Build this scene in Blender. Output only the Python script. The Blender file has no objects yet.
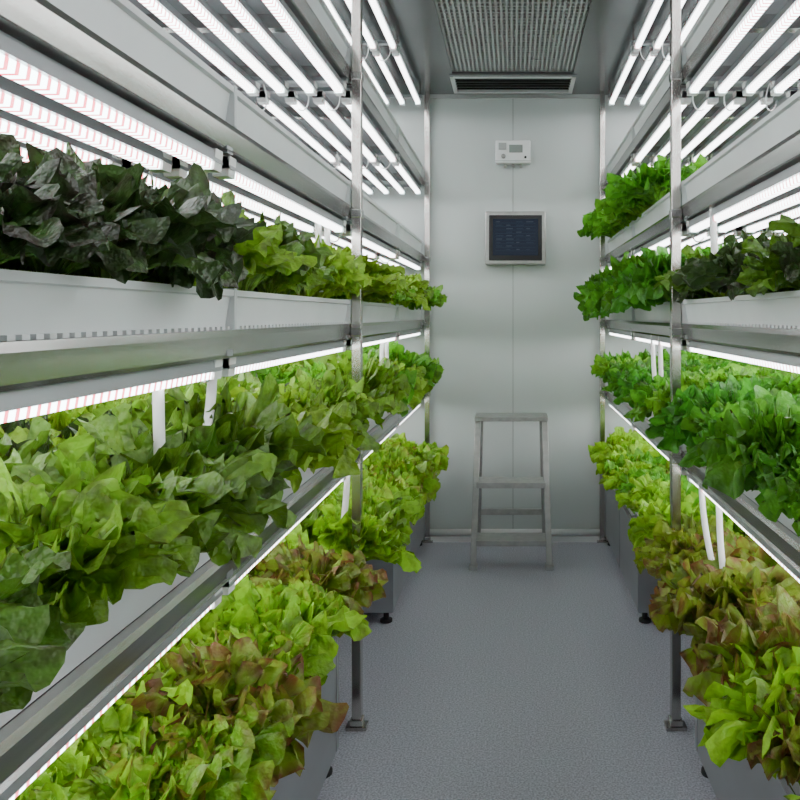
import bpy, bmesh, math, random
from mathutils import Vector, Matrix, noise as mnoise
R = random.Random(7)
scene = bpy.context.scene
COL = scene.collection

# ---------------------------------------------------------------- materials
def new_mat(name):
    m = bpy.data.materials.new(name); m.use_nodes = True
    nt = m.node_tree
    b = nt.nodes["Principled BSDF"]
    return m, nt, b
def simple(name, col, rough=0.5, metal=0.0, noise=0.0, nscale=20, bump=0.0, stretch=None):
    m, nt, b = new_mat(name)
    b.inputs["Base Color"].default_value = (*col, 1)
    b.inputs["Roughness"].default_value = rough
    b.inputs["Metallic"].default_value = metal
    if noise > 0 or bump > 0:
        tc = nt.nodes.new("ShaderNodeTexCoord")
        mp = nt.nodes.new("ShaderNodeMapping")
        if stretch: mp.inputs["Scale"].default_value = stretch
        n = nt.nodes.new("ShaderNodeTexNoise"); n.inputs["Scale"].default_value = nscale
        n.inputs["Detail"].default_value = 4
        nt.links.new(tc.outputs["Object"], mp.inputs[0]); nt.links.new(mp.outputs[0], n.inputs["Vector"])
        if noise > 0:
            r = nt.nodes.new("ShaderNodeValToRGB")
            r.color_ramp.elements[0].position = .3; r.color_ramp.elements[1].position = .7
            r.color_ramp.elements[0].color = (*[c*(1-noise) for c in col], 1)
            r.color_ramp.elements[1].color = (*[min(1, c*(1+noise)) for c in col], 1)
            nt.links.new(n.outputs[0], r.inputs[0]); nt.links.new(r.outputs[0], b.inputs["Base Color"])
        if bump > 0:
            bp = nt.nodes.new("ShaderNodeBump"); bp.inputs["Strength"].default_value = bump
            bp.inputs["Distance"].default_value = .01
            nt.links.new(n.outputs[0], bp.inputs["Height"]); nt.links.new(bp.outputs[0], b.inputs["Normal"])
    return m

M_white = simple("white_pvc", (.66,.69,.69), .33, noise=.04, nscale=8)
M_steel = simple("brushed_steel", (.42,.415,.40), .22, 1.0, noise=.25, nscale=10, stretch=(1,.12,3))
M_steelv = simple("polished_post_steel", (.50,.48,.45), .2, 1.0, noise=.2, nscale=14, stretch=(1,1,.1))
M_tank = simple("tank_steel", (.42,.43,.44), .34, .85, noise=.10, nscale=6, stretch=(1,.3,1))
M_wall = simple("wall_panel_white", (.57,.61,.595), .4, noise=.02, nscale=3)
M_seam = simple("panel_seam_grey", (.38,.40,.39), .5)
M_trim = simple("trim_aluminium", (.55,.57,.56), .35, .4)
M_black = simple("black_rubber", (.015,.015,.016), .6)
M_alu = simple("ladder_aluminium", (.46,.46,.44), .35, .7, noise=.1, nscale=30)
M_house = simple("fixture_housing", (.36,.38,.39), .35, .6)
M_ceil = simple("ceiling_metal", (.14,.145,.145), .22, .6, noise=.05, nscale=4)
M_plastic = simple("white_plastic", (.80,.81,.80), .4)
M_tray_under = simple("tray_underside", (.20,.21,.22), .4, .5)

def floor_mat():
    m, nt, b = new_mat("speckled_vinyl_floor")
    tc = nt.nodes.new("ShaderNodeTexCoord")
    n = nt.nodes.new("ShaderNodeTexNoise"); n.inputs["Scale"].default_value = 190; n.inputs["Detail"].default_value = 2
    r = nt.nodes.new("ShaderNodeValToRGB")
    r.color_ramp.elements[0].position=.36; r.color_ramp.elements[0].color=(.34,.343,.40,1)
    r.color_ramp.elements[1].position=.64; r.color_ramp.elements[1].color=(.62,.62,.70,1)
    nt.links.new(tc.outputs["Object"], n.inputs["Vector"]); nt.links.new(n.outputs[0], r.inputs[0])
    nt.links.new(r.outputs[0], b.inputs["Base Color"])
    b.inputs["Roughness"].default_value=.42
    return m
M_floor = floor_mat()

def perf_mat(name, base, hole, scale, thr, sc3, metal=0, rough=.4):
    m, nt, b = new_mat(name)
    tc = nt.nodes.new("ShaderNodeTexCoord")
    mp = nt.nodes.new("ShaderNodeMapping"); mp.inputs["Scale"].default_value=sc3
    v = nt.nodes.new("ShaderNodeTexVoronoi"); v.inputs["Scale"].default_value=scale; v.inputs["Randomness"].default_value=0
    r = nt.nodes.new("ShaderNodeMath"); r.operation='LESS_THAN'; r.inputs[1].default_value=thr
    mx = nt.nodes.new("ShaderNodeMix"); mx.data_type='RGBA'
    mx.inputs[6].default_value=(*base,1); mx.inputs[7].default_value=(*hole,1)
    nt.links.new(tc.outputs["Object"], mp.inputs[0]); nt.links.new(mp.outputs[0], v.inputs["Vector"]); nt.links.new(v.outputs["Distance"], r.inputs[0])
    nt.links.new(r.outputs[0], mx.inputs[0]); nt.links.new(mx.outputs[2], b.inputs["Base Color"])
    b.inputs["Metallic"].default_value=metal; b.inputs["Roughness"].default_value=rough
    return m
M_perf = perf_mat("perforated_white_panel", (.68,.71,.70), (.20,.21,.21), 33, .2, (0,1,1))

LED = 12.0
def led_mat():
    m, nt, b = new_mat("led_strip_glow")
    tc = nt.nodes.new("ShaderNodeTexCoord")
    sp = nt.nodes.new("ShaderNodeSeparateXYZ")
    def modlt(mult,thr):
        mu = nt.nodes.new("ShaderNodeMath"); mu.operation='MULTIPLY'; mu.inputs[1].default_value=mult
        fr = nt.nodes.new("ShaderNodeMath"); fr.operation='FRACT'
        lt = nt.nodes.new("ShaderNodeMath"); lt.operation='LESS_THAN'; lt.inputs[1].default_value=thr
        nt.links.new(sp.outputs[1], mu.inputs[0]); nt.links.new(mu.outputs[0], fr.inputs[0]); nt.links.new(fr.outputs[0], lt.inputs[0])
        return lt.outputs[0]
    nt.links.new(tc.outputs["Object"], sp.inputs[0])
    mx = nt.nodes.new("ShaderNodeMix"); mx.data_type='RGBA'
    mx.inputs[6].default_value=(.80,1.05,1.05,1); mx.inputs[7].default_value=(.45,.035,.06,1)
    nt.links.new(modlt(60,.36), mx.inputs[0])
    b.inputs["Base Color"].default_value=(.8,.8,.8,1)
    nt.links.new(mx.outputs[2], b.inputs["Emission Color"])
    b.inputs["Emission Strength"].default_value=LED
    return m
M_led = led_mat()

# ---------------------------------------------------------------- mesh builder
class MB:
    def __init__(s): s.v=[]; s.f=[]; s.mi=[]; s.mats=[]; s.sm=[]
    def _m(s,m):
        if m not in s.mats: s.mats.append(m)
        return s.mats.index(m)
    def add(s, vs, fs, m, smooth=False):
        o=len(s.v); k=s._m(m); s.v+= [tuple(v) for v in vs]
        for f in fs: s.f.append([i+o for i in f]); s.mi.append(k); s.sm.append(smooth)
    def box(s, x0,x1,y0,y1,z0,z1,m, rot=None, piv=None):
        vs=[Vector((x,y,z)) for x in(x0,x1) for y in(y0,y1) for z in(z0,z1)]
        if rot is not None:
            p=Vector(piv) if piv else sum(vs,Vector())/8
            vs=[rot@(v-p)+p for v in vs]
        s.add(vs,[(0,1,3,2),(4,6,7,5),(0,4,5,1),(2,3,7,6),(0,2,6,4),(1,5,7,3)],m)
    def extr(s, prof, y0,y1,m, cap=True, smooth=False):
        n=len(prof)
        vs=[(x,y0,z) for x,z in prof]+[(x,y1,z) for x,z in prof]
        fs=[(i,(i+1)%n,n+(i+1)%n,n+i) for i in range(n)]
        if cap: fs+=[tuple(range(n)),tuple(range(2*n-1,n-1,-1))]
        s.add(vs,fs,m,smooth)
    def tube(s, pts, r, m, n=10):
        pts=[Vector(p) for p in pts]; rings=[]
        for i,p in enumerate(pts):
            t=(pts[min(i+1,len(pts)-1)]-pts[max(i-1,0)]).normalized()
            a=t.orthogonal().normalized() if i==0 else (a-t*a.dot(t)).normalized()
            b=t.cross(a)
            rings.append([p+r*(math.cos(2*math.pi*k/n)*a+math.sin(2*math.pi*k/n)*b) for k in range(n)])
        vs=[v for rg in rings for v in rg]; fs=[]
        for i in range(len(pts)-1):
            for k in range(n): fs.append((i*n+k,i*n+(k+1)%n,(i+1)*n+(k+1)%n,(i+1)*n+k))
        fs+=[tuple(range(n)),tuple(range(len(vs)-n,len(vs)))]
        s.add(vs,fs,m,True)
    def obj(s, name, parent=None, bevel=0):
        me=bpy.data.meshes.new(name); me.from_pydata(s.v,[],s.f)
        for m in s.mats: me.materials.append(m)
        for p,k,sm in zip(me.polygons,s.mi,s.sm): p.material_index=k; p.use_smooth=sm
        bm=bmesh.new(); bm.from_mesh(me); bmesh.ops.recalc_face_normals(bm,faces=bm.faces); bm.to_mesh(me); bm.free()
        o=bpy.data.objects.new(name,me); COL.objects.link(o)
        if parent: o.parent=parent
        if bevel:
            b=o.modifiers.new("bevel","BEVEL"); b.width=bevel; b.segments=2; b.limit_method='ANGLE'
        return o
def empty(name):
    e=bpy.data.objects.new(name,None); e.empty_display_size=.1; COL.objects.link(e); return e
def bez(p0,p1,p2,p3,n=12):
    p0,p1,p2,p3=map(Vector,(p0,p1,p2,p3)); o=[]
    for i in range(n+1):
        t=i/n; o.append((1-t)**3*p0+3*(1-t)**2*t*p1+3*(1-t)*t*t*p2+t**3*p3)
    return o

# ---------------------------------------------------------------- room
CAMZ=1.19; YB=4.02; ZC=2.354; XW=1.26
b=MB(); b.box(-XW-.05,XW+.05,-.6,YB+.05,-.05,0,M_floor); b.obj("floor")
b=MB(); b.box(-XW,XW,YB,YB+.05,0,ZC,M_wall); b.obj("wall_back")
b=MB(); b.box(-XW-.05,-XW,-.6,YB+.05,0,ZC,M_perf); b.obj("wall_left")
b=MB(); b.box(XW,XW+.05,-.6,YB+.05,0,ZC,M_perf); b.obj("wall_right")
b=MB()
b.box(-XW-.05,XW+.05,-.6,YB+.05,ZC,ZC+.05,M_ceil)
for y in (1.6,2.75,):
    b.box(-XW,XW,y,y+.02,ZC-.006,ZC,M_trim)
b.obj("ceiling")
b=MB(); b.box(-.0025,.0025,YB-.0015,YB,.06,ZC,M_seam)
b.obj("trim_1")
b=MB()
b.box(-.46,.46,YB-.012,YB,ZC-.02,ZC,M_trim); b.obj("trim_2")
b=MB()
b.extr([(-.5,0),(.5,0),(.5,.030),(-.5,.030)],YB-.04,YB-.001,M_plastic)
b.tube([(-.5,YB-.028,.048),(.5,YB-.028,.048)],.018,M_plastic,14)
b.obj("baseboard_back")

# ceiling air unit : real bar grating
e=empty("ceiling_air_vent")
M_gr=simple("grille_metal",(.40,.41,.40),.35,.5)
M_grb=simple("grille_backing",(.12,.12,.12),.6)
b=MB()
b.box(-.285,.285,1.2,3.56,ZC-.012,ZC-.004,M_grb)
x=-.28
while x<.281:
    b.box(x-.004,x+.004,1.2,3.56,ZC-.026,ZC-.012,M_gr); x+=.01965
y=1.21
while y<3.56:
    b.box(-.285,.285,y-.004,y+.004,ZC-.0265,ZC-.0125,M_gr); y+=.030
b.obj("grille_bars",e)
b=MB()
for x in(-.30,.285): b.box(x-.004,x+.016,1.2,3.60,ZC-.038,ZC-.001,M_ceil)
b.box(-.30,.30,3.555,3.585,ZC-.04,ZC-.001,M_ceil)
z1=ZC-.001; z0=ZC-.035
b.box(-.30,-.28,3.62,3.86,z0,z1,M_trim); b.box(.28,.30,3.62,3.86,z0,z1,M_trim)
b.box(-.30,.30,3.60,3.63,z0,z1,M_trim); b.box(-.30,.30,3.85,3.875,z0,z1,M_trim)
b.box(-.28,.28,3.63,3.85,z1-.004,z1,M_black)
for i in range(5):
    y=3.655+i*.04
    b.box(-.28,.28,y,y+.026,z0+.010,z0+.013,M_ceil,rot=Matrix.Rotation(.6,3,'X'))
b.obj("frame_and_louvers",e)

# ---------------------------------------------------------------- racks
TIERS={1:.38,2:.80,3:1.165,4:1.505,5:1.90}   # gutter bottom
LIGHTZ={1:.735,2:1.100,3:1.435,4:1.825,5:2.285}
def gutter_prof(s,x0,w,z,h=.075):
    p=[(x0+.012,z),(x0+w-.012,z),(x0+w-.004,z+h-.012),(x0+w+.002,z+h-.010),(x0+w+.002,z+h),
       (x0+w*.5,z+h+.004),(x0-.004,z+h),(x0-.004,z+h-.010),(x0+.003,z+h-.012)]
    return [(s*x,zz) for x,zz in p]
def rack(s, XP):
    e=empty("hydroponic_grow_rack")
    X0=XP+.018; XR=1.10
    posts=MB()
    for y in(.34,2.19,3.985):
        for x in (XP,XR+.02):
            posts.box(s*x-.0135,s*x+.0135,y-.0135,y+.0135,.012,ZC-.003,M_steelv)
            posts.box(s*x-.03,s*x+.03,y-.02,y+.02,0.0,.012,M_steelv)
            posts.box(s*x-.018,s*x+.018,y-.018,y+.018,.012,.03,M_black if y<1 else M_steelv)
            for t,z in TIERS.items():
                if x==XP and t>1: posts.box(s*x-.016,s*x+.016,y-.016,y+.016,z-.036,z-.012,M_steel)
    posts.obj("posts",e,.002)
    rails=MB()
    for t,z in TIERS.items():
        if t==1: continue
        for (a,c) in((.2,2.185),(2.195,3.99)):
            prof=[(X0+.002,z-.040),(X0-.002,z-.045),(X0+.028,z-.045),(X0+.028,z-.042),(X0+.005,z-.042),(X0+.005,z-.003),(X0+.028,z-.003),(X0+.028,z),(X0,z),(X0-.003,z-.010)]
            rails.extr([(s*x,q) for x,q in prof],a,c,M_steel)
            prof=[(XR-.02,z-.045),(XR,z-.045),(XR,z),(XR-.02,z)]
            rails.extr([(s*x,q) for x,q in prof],a,c,M_steel)
        for y in(.6,1.2,1.8,2.17,2.6,3.2,3.8):
            x0,x1=sorted((s*(X0+.003),s*XR))
            rails.box(x0,x1,y-.015,y+.015,z-.036,z-.003,M_steel)
        x0,x1=sorted((s*(X0+.01),s*(XR)))
        rails.box(x0,x1,.2,3.98,z-.003,z-.0005,M_tray_under)
    rails.obj("shelf_rails",e)
    g=MB()
    nG=4; w=.145; pitch=(XR-X0-.005)/nG
    for t,z in TIERS.items():
        for k in range(nG):
            xs=X0+.004+k*pitch
            for (a,c) in((.2,1.275),(1.282,2.18),(2.20,3.10),(3.107,3.96)):
                g.extr(gutter_prof(s,xs,w,z+.001,.066),a,c,M_white)
                for yy in(a,c):
                    g.extr([(s*(xs-.005),z+.001),(s*(xs+w+.003),z+.001),(s*(xs+w+.003),z+.070),(s*(xs-.005),z+.070)],yy-.0025,yy+.0025,M_white)
            if k==0 and t>=3:
                y=.25
                while y<3.9:
                    x0,x1=sorted((s*(xs+.003),s*(xs+.014)))
                    g.box(x0,x1,y,y+.012,z+.0005,z+.006,M_white)
                    y+=.022
    g.obj("growing_channels",e)
    L=MB()
    for t,z in LIGHTZ.items():
        n=8
        for k in range(n):
            xc=s*(X0+.022+k*(XR-X0-.06)/(n-1))
            for (a,c) in((.2,1.24),(1.27,2.16),(2.22,3.12),(3.15,3.93)):
                L.extr([(xc-.016,z),(xc+.016,z),(xc+.012,z+.02),(xc-.012,z+.02)],a,c,M_house)
                L.extr([(xc-.010,z-.0005),(xc-.008,z-.012),(xc+.008,z-.012),(xc+.010,z-.0005)],a+.03,c-.03,M_led,cap=False)
                for yy in(a+.015,c-.015):
                    L.extr([(xc-.013,z-.013),(xc+.013,z-.013),(xc+.016,z+.021),(xc-.016,z+.021)],yy-.015,yy+.015,M_plastic)
        for y in(.5,1.255,2.14,2.24,3.135,3.9):
            x0,x1=sorted((s*(X0),s*XR))
            L.box(x0,x1,y-.012,y+.012,z+.021,z+.033,M_house)
            top = ZC-.002 if t==5 else TIERS[t+1]-.003
            for x in (X0+.01,XR-.03):
                L.box(s*x-.004,s*x+.004,y-.004,y+.004,z+.03,top,M_steel)
    L.obj("led_grow_lights",e)
    T=MB()
    def tube(xa,ya,za,xb,yb,zb,r=.009):
        T.tube(bez((s*xa,ya,za),(s*xa,ya,za-.6*(za-zb)),(s*xb,yb+(ya-yb)*.4,zb+.35*(za-zb)),(s*xb,yb,zb)),r,M_plastic)
    if s<0:
        tube(.500,1.07,1.15,.475,1.01,.88,.008); tube(.505,1.28,1.15,.475,1.09,.90,.008)
        tube(.50,1.95,1.5,.50,1.97,1.25,.008); tube(.50,2.05,1.5,.50,2.02,1.25,.008)
        tube(.50,2.9,1.15,.49,2.8,.9,.008); tube(.50,2.3,.79,.50,2.2,.5,.009)
        tube(.50,3.0,1.15,.49,2.95,.9,.008)
    else:
        tube(.50,2.72,1.15,.50,2.66,.9,.008); tube(.50,2.58,1.15,.50,2.55,.9,.008)
        tube(.50,2.02,.79,.50,1.85,.5,.008); tube(.52,1.92,.79,.50,1.76,.5,.008)
        tube(.50,1.90,1.5,.50,1.86,1.25,.009); tube(.50,3.6,1.5,.50,3.55,1.25,.008)
    for (y,z) in((1.25,1.44),(1.25,1.83),(2.2,1.44),(2.2,1.83),(2.2,2.28),(3.1,1.44),(3.1,1.83),(3.1,2.28),(1.25,1.11)):
        for q in(.03,.12,.24):
            xa=X0+q
            T.tube(bez((s*xa,y-.05,z+.015),(s*(xa-.02),y-.02,z-.05),(s*(xa+.06),y+.1,z-.05),(s*(xa+.08),y+.12,z+.015)),.002,M_plastic,6)
    T.obj("drain_tubes_and_cables",e)
    return X0,XR,pitch
XL,XRr,pitch=rack(-1,.449)
XRt,_,pitchR=rack(1,.468)

def tank(s,x0,y0,y1):
    b=MB(); a,c=sorted((s*x0,s*1.10))
    zt=.372
    b.box(a,c,y0,y1,.045,zt,M_tank)
    f=s*(x0-.004); f0,f1=sorted((f,s*(x0+.02)))
    b.box(f0,f1,y0-.002,y1+.002,zt-.02,zt+.004,M_steel)
    for y in (y0+.006,(y0+y1)/2,y1-.006):
        g0,g1=sorted((s*(x0-.003),s*(x0+.001)))
        b.box(g0,g1,y-.012,y+.012,.05,zt-.02,M_tank)
    for y in(y0+.03,y1-.03):
        for x in(x0+.03,1.05):
            b.tube([(s*x,y,0),(s*x,y,.012)],.024,M_black,14)
            b.tube([(s*x,y,.012),(s*x,y,.05)],.011,M_black,10)
    b.obj("nutrient_tank",bevel=.002)
for s,x in((-1,.462),(1,.482)):
    tank(s,x,.2,2.0); tank(s,x,2.92,3.96)

# ---------------------------------------------------------------- lettuce
def leaf_mat(name, inner, outer, tip, tipamt, dark=.5, rough=.45, trans=.35, lo=.6, hi=1.4, e0=.6):
    m, nt, b = new_mat(name)
    N=nt.nodes; Lk=nt.links
    at=N.new("ShaderNodeAttribute"); at.attribute_name="leafdata"   # r: edge, g: random, b: rib
    sp=N.new("ShaderNodeSeparateColor"); Lk.new(at.outputs["Color"],sp.inputs[0])
    oi=N.new("ShaderNodeObjectInfo")
    tc=N.new("ShaderNodeTexCoord"); no=N.new("ShaderNodeTexNoise"); no.inputs["Scale"].default_value=45; no.inputs["Detail"].default_value=3
    Lk.new(tc.outputs["Object"],no.inputs["Vector"])
    def mix(a,bb,f):
        x=N.new("ShaderNodeMix"); x.data_type='RGBA'
        for i,v in((6,a),(7,bb)):
            if isinstance(v,tuple): x.inputs[i].default_value=(*v,1)
            else: Lk.new(v,x.inputs[i])
        if isinstance(f,(int,float)): x.inputs[0].default_value=f
        else: Lk.new(f,x.inputs[0])
        return x.outputs[2]
    def mr(v,a,bb,c=0,d=1):
        x=N.new("ShaderNodeMapRange"); x.inputs[1].default_value=a; x.inputs[2].default_value=bb; x.inputs[3].default_value=c; x.inputs[4].default_value=d
        Lk.new(v,x.inputs[0]); return x.outputs[0]
    def mul(a,bb,op='MULTIPLY'):
        x=N.new("ShaderNodeMath"); x.operation=op
        for i,v in((0,a),(1,bb)):
            if isinstance(v,(int,float)): x.inputs[i].default_value=v
            else: Lk.new(v,x.inputs[i])
        return x.outputs[0]
    c=mix(inner,outer,mr(sp.outputs[0],.05,.8))
    c=mix(c,tuple(q*dark for q in outer),mr(no.outputs[0],.46,.70))
    ttf=mul(mul(mr(sp.outputs[0],e0,1.0),mr(mul(sp.outputs[1],mul(oi.outputs["Random"],2),'ADD'),lo*1.5,hi*1.5)),tipamt)
    ttf=mul(ttf,mr(no.outputs[0],.35,.6,.4,1))
    c=mix(c,tip,ttf)
    c=mix(c,(inner[0]*1.25+.05,inner[1]*1.15+.05,inner[2]*1.3+.03),mul(sp.outputs[2],.8))
    hs=N.new("ShaderNodeHueSaturation"); Lk.new(c,hs.inputs["Color"])
    Lk.new(mr(oi.outputs["Random"],0,1,.488,.512),hs.inputs["Hue"])
    Lk.new(mr(sp.outputs[1],0,1,.65,1.3),hs.inputs["Value"]); hs.inputs["Saturation"].default_value=1.05
    c=hs.outputs[0]
    Lk.new(c,b.inputs["Base Color"]); b.inputs["Roughness"].default_value=rough
    b.inputs["Specular IOR Level"].default_value=.5
    bp=N.new("ShaderNodeBump"); bp.inputs["Strength"].default_value=1.0; bp.inputs["Distance"].default_value=.007
    n2=N.new("ShaderNodeTexNoise"); n2.inputs["Scale"].default_value=95; Lk.new(tc.outputs["Object"],n2.inputs["Vector"])
    Lk.new(n2.outputs[0],bp.inputs["Height"]); Lk.new(bp.outputs[0],b.inputs["Normal"])
    tr=N.new("ShaderNodeBsdfTranslucent"); Lk.new(c,tr.inputs["Color"])
    ms=N.new("ShaderNodeMixShader"); ms.inputs[0].default_value=trans
    Lk.new(b.outputs[0],ms.inputs[1]); Lk.new(tr.outputs[0],ms.inputs[2])
    Lk.new(ms.outputs[0],N["Material Output"].inputs["Surface"])
    return m
ML_green=leaf_mat("green_lettuce_leaf",(.44,.68,.10),(.26,.50,.045),(.09,.07,.035),.55)
ML_yel  =leaf_mat("yellow_green_lettuce_leaf",(.48,.74,.09),(.31,.62,.045),(.20,.06,.035),.8,lo=.9,hi=1.6,e0=.7)
ML_redtip=leaf_mat("red_tipped_lettuce_leaf",(.42,.62,.09),(.27,.47,.05),(.18,.035,.030),.9,lo=.1,hi=.9,e0=.5)
ML_dark =leaf_mat("dark_red_lettuce_leaf",(.18,.34,.06),(.055,.12,.030),(.042,.020,.026),.8,dark=.5,rough=.35,trans=.25,lo=.4,hi=1.4)
ML_olive=leaf_mat("olive_lettuce_leaf",(.26,.46,.07),(.13,.29,.035),(.06,.03,.025),.6,trans=.25)
ML_curly=leaf_mat("curly_green_leaf",(.24,.52,.07),(.11,.36,.035),(.05,.22,.03),.3,dark=.5)
ML_bright=leaf_mat("bright_green_leaf",(.32,.62,.07),(.17,.46,.04),(.08,.3,.03),.2)

def head_mesh(name, mat, rnd, n, L, W, ruf, freq, th0, th1, NU=10, NV=36, curl=1.0, crk=.005, deep=1.7):
    V=[];F=[];D=[]
    sin,cos,pi=math.sin,math.cos,math.pi
    M=16
    for i in range(n):
        f=i/(n-1)
        az=i*2.39996+rnd.uniform(-.35,.35)
        ll=L*(.66+.40*f**.6)*rnd.uniform(.78,1.18)
        ww=W*(.6+.42*f**.6)*rnd.uniform(.75,1.15)
        a0=th0+(th1-th0)*f+rnd.uniform(-.18,.18)
        k=curl*rnd.uniform(.2,1.7)*(.5+.8*f)
        ph=rnd.uniform(0,6.28); ph2=rnd.uniform(0,6.28); ph3=rnd.uniform(0,6.28); rn=rnd.random()
        tw=rnd.uniform(-.45,.45); kf=freq*rnd.uniform(.85,1.12)
        ca,sa=cos(az),sin(az)
        tab=[]; r=.008; z=0.0
        for q in range(M+4):
            u=q/M; th=a0*.45+a0*.55*min(1,u*2)+k*u*u
            tab.append((r,z,th)); r+=ll/M*sin(th); z+=ll/M*cos(th)
        base=len(V)
        for u_ in range(NU+1):
            u=(u_/NU)**.75
            wp=.18+.82*u**.9
            for v_ in range(NV+1):
                v=-1+2*v_/NV
                p1=pi*kf*v+ph+1.2*sin(3*u+ph3)
                wave=sin(p1)*.65+.45*sin(pi*kf*1.75*v+ph2+2*u)
                rad=1+.08*u**2*sin(pi*kf*.4*v+ph3)+.06*u**3*cos(p1)
                phi=1.85*v
                l=u*(.66+.34*cos(phi))*rad
                l=max(0,min(1.15,l))*M; q=min(int(l),M+2); t=l-q
                r0,z0,t0=tab[q]; r1,z1,t1=tab[q+1]
                rr_=r0+(r1-r0)*t; zz_=z0+(z1-z0)*t; th=t0+(t1-t0)*t
                sv=sin(phi)
                hw=ww*.5*wp*sv*rad+ ruf*.35*u*u*cos(p1*1.0)
                off=ruf*u**deep*wave
                off+=.14*ww*sv*sv*u*(1-.9*u)
                off+=crk*u*mnoise.noise(Vector((v*5*ww/.1,u*8,i*3.7+ph)))*2
                lx=hw*cos(tw*u); ln=off+hw*sin(tw*u)
                rr=rr_-ln*cos(th); zz=zz_+ln*sin(th)
                V.append((ca*rr-sa*lx, sa*rr+ca*lx, zz))
                D.append((min(1,u**1.6),rn,max(0,1-abs(v)*9)*(1-u),1))
        for u_ in range(NU):
            for v_ in range(NV):
                a=base+u_*(NV+1)+v_
                F.append((a,a+1,a+NV+2,a+NV+1))
    me=bpy.data.meshes.new(name); me.from_pydata(V,[],F)
    ca_=me.color_attributes.new("leafdata",'FLOAT_COLOR','POINT')
    flat=[q for d in D for q in d]; ca_.data.foreach_set("color",flat)
    me.polygons.foreach_set("use_smooth",[True]*len(F))
    me.materials.append(mat); return me
rr=random.Random(11)
def variants(nm,mat,cnt=4,**k): return [head_mesh(nm,mat,rr,**k) for _ in range(cnt)]
K_loose=dict(n=34,L=.130,W=.105,ruf=.0135,freq=4.6,th0=.05,th1=1.1,NV=36,curl=.7,deep=1.5)
K_oak=dict(n=32,L=.128,W=.095,ruf=.012,freq=4.2,th0=.08,th1=1.1,NV=32,curl=.7)
K_fril=dict(n=32,L=.122,W=.125,ruf=.017,freq=5.4,th0=.05,th1=1.15,NV=44,curl=.7,deep=1.3)
K_curl=dict(n=38,L=.112,W=.092,ruf=.014,freq=4.8,th0=.08,th1=1.25,NU=9,NV=36,curl=.8,deep=1.4)
H_green=variants("green_lettuce_head",ML_green,5,**K_loose)
H_yel=variants("yellow_lettuce_head",ML_yel,5,**K_fril)
H_rt=variants("red_tipped_lettuce_head",ML_redtip,3,**K_fril)
H_dark=variants("dark_lettuce_head",ML_dark,4,**K_oak)
H_olive=variants("olive_lettuce_head",ML_olive,4,**K_oak)
H_curly=variants("curly_greens_head",ML_curly,4,**K_curl)
H_bright=variants("bright_green_head",ML_bright,4,**K_fril)
def bed(name,s,tier,y0,y1,pick,sc=1.0,step=.14,rows=4,over=.03,tilt=.25,tall=1.0):
    e=empty(name); z=TIERS[tier]+.064
    X0=(.467 if s<0 else .486)
    for k in range(rows):
        y=y0+(step/2 if k%2 else 0)
        while y<y1:
            me=pick(y,k)
            o=bpy.data.objects.new("head",me); COL.objects.link(o); o.parent=e
            x=X0+.004+.0725+k*pitch+R.uniform(-.01,.01)-(over if k==0 else 0)-(.03 if k==3 else 0)
            o.location=(s*x,y+R.uniform(-.02,.02),z+R.uniform(-.004,.01))
            q=sc*R.uniform(.80,1.18)
            o.scale=(q,q,q*tall*R.uniform(.88,1.18))
            yaw=Matrix.Rotation(R.uniform(0,6.28),3,'Z')
            lean=Matrix.Rotation(R.uniform(-.14,.14)+(-s*tilt if k==0 else 0),3,'Y')@Matrix.Rotation(R.uniform(-.14,.14),3,'X')
            o.rotation_euler=(lean@yaw).to_euler()
            y+=step
c=R.choice
# left
bed("red_oak_leaf_lettuce_bed",-1,3,.40,1.22,lambda y,k:c(H_dark) if R.random()<.8 else c(H_olive),1.15,over=.035,tall=1.2)
bed("olive_leaf_lettuce_bed",-1,3,1.30,2.12,lambda y,k:c(H_olive) if R.random()<.75 else c(H_green),1.05,tall=1.05)
bed("green_leaf_lettuce_bed",-1,3,2.30,3.8,lambda y,k:c(H_bright if R.random()<.5 else H_green),1.08,over=.06)
bed("green_leaf_lettuce_bed",-1,2,.40,2.12,lambda y,k:c(H_dark if (R.random()<(.38 if (k<2 and y<.95) else .08)) else (H_olive if R.random()<.22 else H_green)),1.22,step=.13,over=.035,tilt=.22,tall=1.12)
bed("green_leaf_lettuce_bed",-1,2,2.30,3.8,lambda y,k:c(H_green if R.random()<.5 else H_bright),1.28,over=.05,tall=1.1)
bed("lollo_lettuce_bed",-1,1,.75,2.12,lambda y,k:c(H_yel if R.random()<.82 else H_rt),1.3,over=.04,tilt=.2)
bed("lollo_lettuce_bed",-1,1,2.26,3.8,lambda y,k:c(H_yel if R.random()<.6 else (H_rt if R.random()<.15 else H_green)),1.3,over=.05)
# right
bed("frilly_green_lettuce_bed",1,4,2.62,3.8,lambda y,k:c(H_bright),1.25,over=.06,tilt=.35)
bed("red_oak_leaf_lettuce_bed",1,3,.8,2.12,lambda y,k:c(H_olive if R.random()<.5 else H_dark),1.05,tall=1.05)
bed("spinach_bed",1,3,2.32,3.8,lambda y,k:c(H_curly),1.45,over=.08,tilt=.4)
bed("curly_kale_bed",1,2,.8,2.12,lambda y,k:c(H_curly),1.28,step=.13,over=.03,tilt=.15)
bed("curly_kale_bed",1,2,2.28,3.8,lambda y,k:c(H_curly if R.random()<.65 else H_bright),1.22,over=.035,tilt=.15)
bed("lollo_lettuce_bed",1,1,.9,2.2,lambda y,k:c(H_rt if (R.random()<.3 or (y>1.85 and k==0)) else H_yel),1.32,over=.045,tilt=.25)
bed("lollo_lettuce_bed",1,1,2.35,3.8,lambda y,k:c(H_bright if R.random()<.5 else H_yel),1.28,over=.02,tilt=.1)

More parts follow.
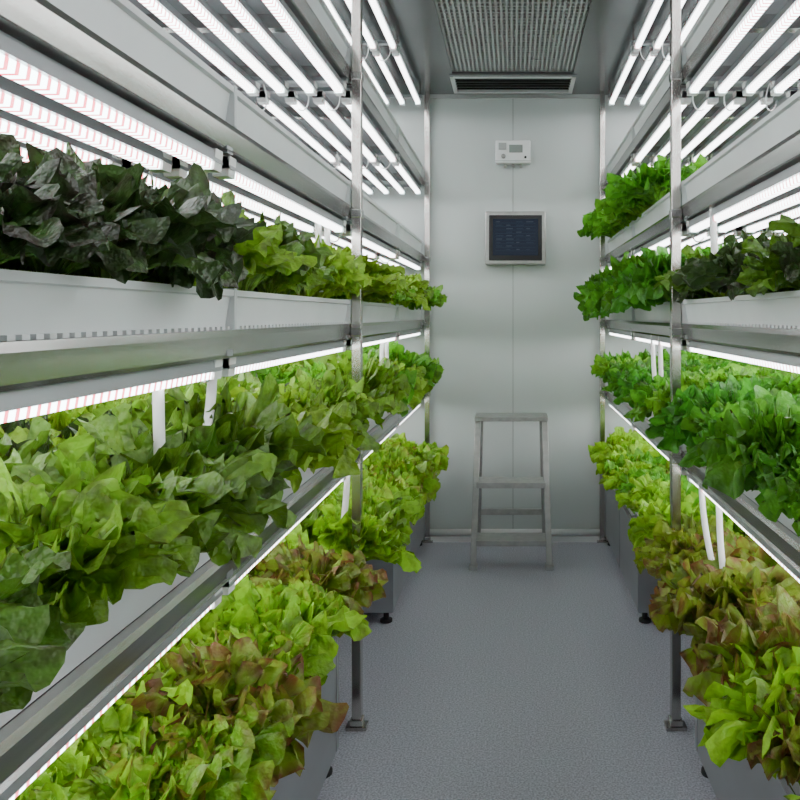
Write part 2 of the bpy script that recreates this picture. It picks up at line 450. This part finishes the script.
# ---------------------------------------------------------------- back wall devices
e=empty("climate_sensor_unit")
b=MB(); b.box(-.092,.092,YB-.045,YB-.001,1.985,2.105,M_plastic); b.obj("housing",e,.006)
b=MB(); b.box(-.02,.05,YB-.0475,YB-.044,2.04,2.08,simple("lcd_grey",(.25,.28,.26),.3))
b.box(-.075,-.035,YB-.050,YB-.044,2.055,2.09,M_seam)
b.tube([(-.05,YB-.045,2.02),(-.05,YB-.053,2.02)],.012,M_alu)
b.tube([(.065,YB-.045,2.015),(.065,YB-.053,2.015)],.006,M_black)
b.box(-.092,.092,YB-.048,YB-.044,1.995,1.999,M_trim)
for x in(-.04,0,.04): b.tube([(x,YB-.02,1.99),(x,YB-.02,1.965)],.007,M_alu)
b.obj("display_and_glands",e)

def emi(name,col,st):
    m,nt,b=new_mat(name); b.inputs["Base Color"].default_value=(*[q*.3 for q in col],1)
    b.inputs["Emission Color"].default_value=(*col,1); b.inputs["Emission Strength"].default_value=st; b.inputs["Roughness"].default_value=.15
    return m
M_scr=emi("screen_glass",(.009,.014,.026),1); M_scr2=emi("screen_lines",(.015,.025,.042),1); M_scr3=emi("screen_text",(.030,.042,.060),1)
e=empty("wall_control_monitor")
b=MB(); cx=.013; cz=1.592; w=.158; h=.138
b.box(cx-w,cx+w,YB-.06,YB-.001,cz-h,cz+h,M_alu); b.obj("housing",e,.005)
b=MB(); w2=.138;h2=.118
b.box(cx-w2,cx+w2,YB-.066,YB-.058,cz-h2,cz+h2,M_black); b.obj("bezel",e,.003)
b=MB(); b.box(cx-.118,cx+.118,YB-.068,YB-.065,cz-.092,cz+.098,M_scr)
for i in range(9):
    zz=cz+.075-i*.018
    b.box(cx-.105,cx+.105,YB-.069,YB-.067,zz,zz+.002,M_scr2)
    for j in range(4):
        if R.random()<.8: 
            xx=cx-.1+j*.052; b.box(xx,xx+R.uniform(.015,.04),YB-.069,YB-.067,zz+.006,zz+.010,M_scr3 if R.random()<.4 else M_scr2)
b.obj("screen",e)

# ---------------------------------------------------------------- step ladder
e=empty("step_ladder")
b=MB(); ft=.70
def beam(p,q,w=.028,d=.02,m=M_alu):
    p=Vector(p);q=Vector(q);t=(q-p).normalized(); x=Vector((1,0,0)); x=(x-t*x.dot(t)).normalized(); y=t.cross(x)
    vs=[P+sx*w/2*x+sy*d/2*y for P in(p,q) for sx,sy in((-1,-1),(1,-1),(1,1),(-1,1))]
    b.add(vs,[(0,1,2,3),(7,6,5,4),(0,4,5,1),(1,5,6,2),(2,6,7,3),(3,7,4,0)],m)
cx=-.008
for s in(-1,1):
    beam((cx+s*.178,3.56,.02),(cx+s*.162,3.70,ft-.005))
    beam((cx+s*.172,3.96,.02),(cx+s*.150,3.80,ft-.02),.022,.018)
    b.box(cx+s*.178-.02,cx+s*.178+.02,3.54,3.58,0,.022,M_alu)
    b.box(cx+s*.172-.015,cx+s*.172+.015,3.945,3.975,0,.022,M_black)
b.box(cx-.178,cx+.178,3.67,3.84,ft-.024,ft-.004,M_alu)
for z,y in((.39,3.635),(.13,3.583)):
    b.box(cx-.165,cx+.165,y-.03,y+.11,z-.003,z+.003,M_alu)
    b.box(cx-.165,cx+.165,y-.032,y-.026,z-.022,z+.004,M_alu)
b.box(cx-.16,cx+.16,3.915,3.93,.16,.19,M_alu)
b.obj("frame_and_steps",e,.002)

# ---------------------------------------------------------------- world & camera
w=bpy.data.worlds.new("World"); scene.world=w; w.use_nodes=True
w.node_tree.nodes["Background"].inputs[0].default_value=(.88,.94,1,1)
w.node_tree.nodes["Background"].inputs[1].default_value=.4
cd=bpy.data.cameras.new("Camera"); co=bpy.data.objects.new("Camera",cd); COL.objects.link(co)
co.location=(0,0,CAMZ); co.rotation_euler=(math.pi/2,0,0)
cd.lens=760/800*36; cd.sensor_width=36; cd.shift_x=-113/800; cd.shift_y=-85/800; cd.clip_start=.02
scene.camera=co
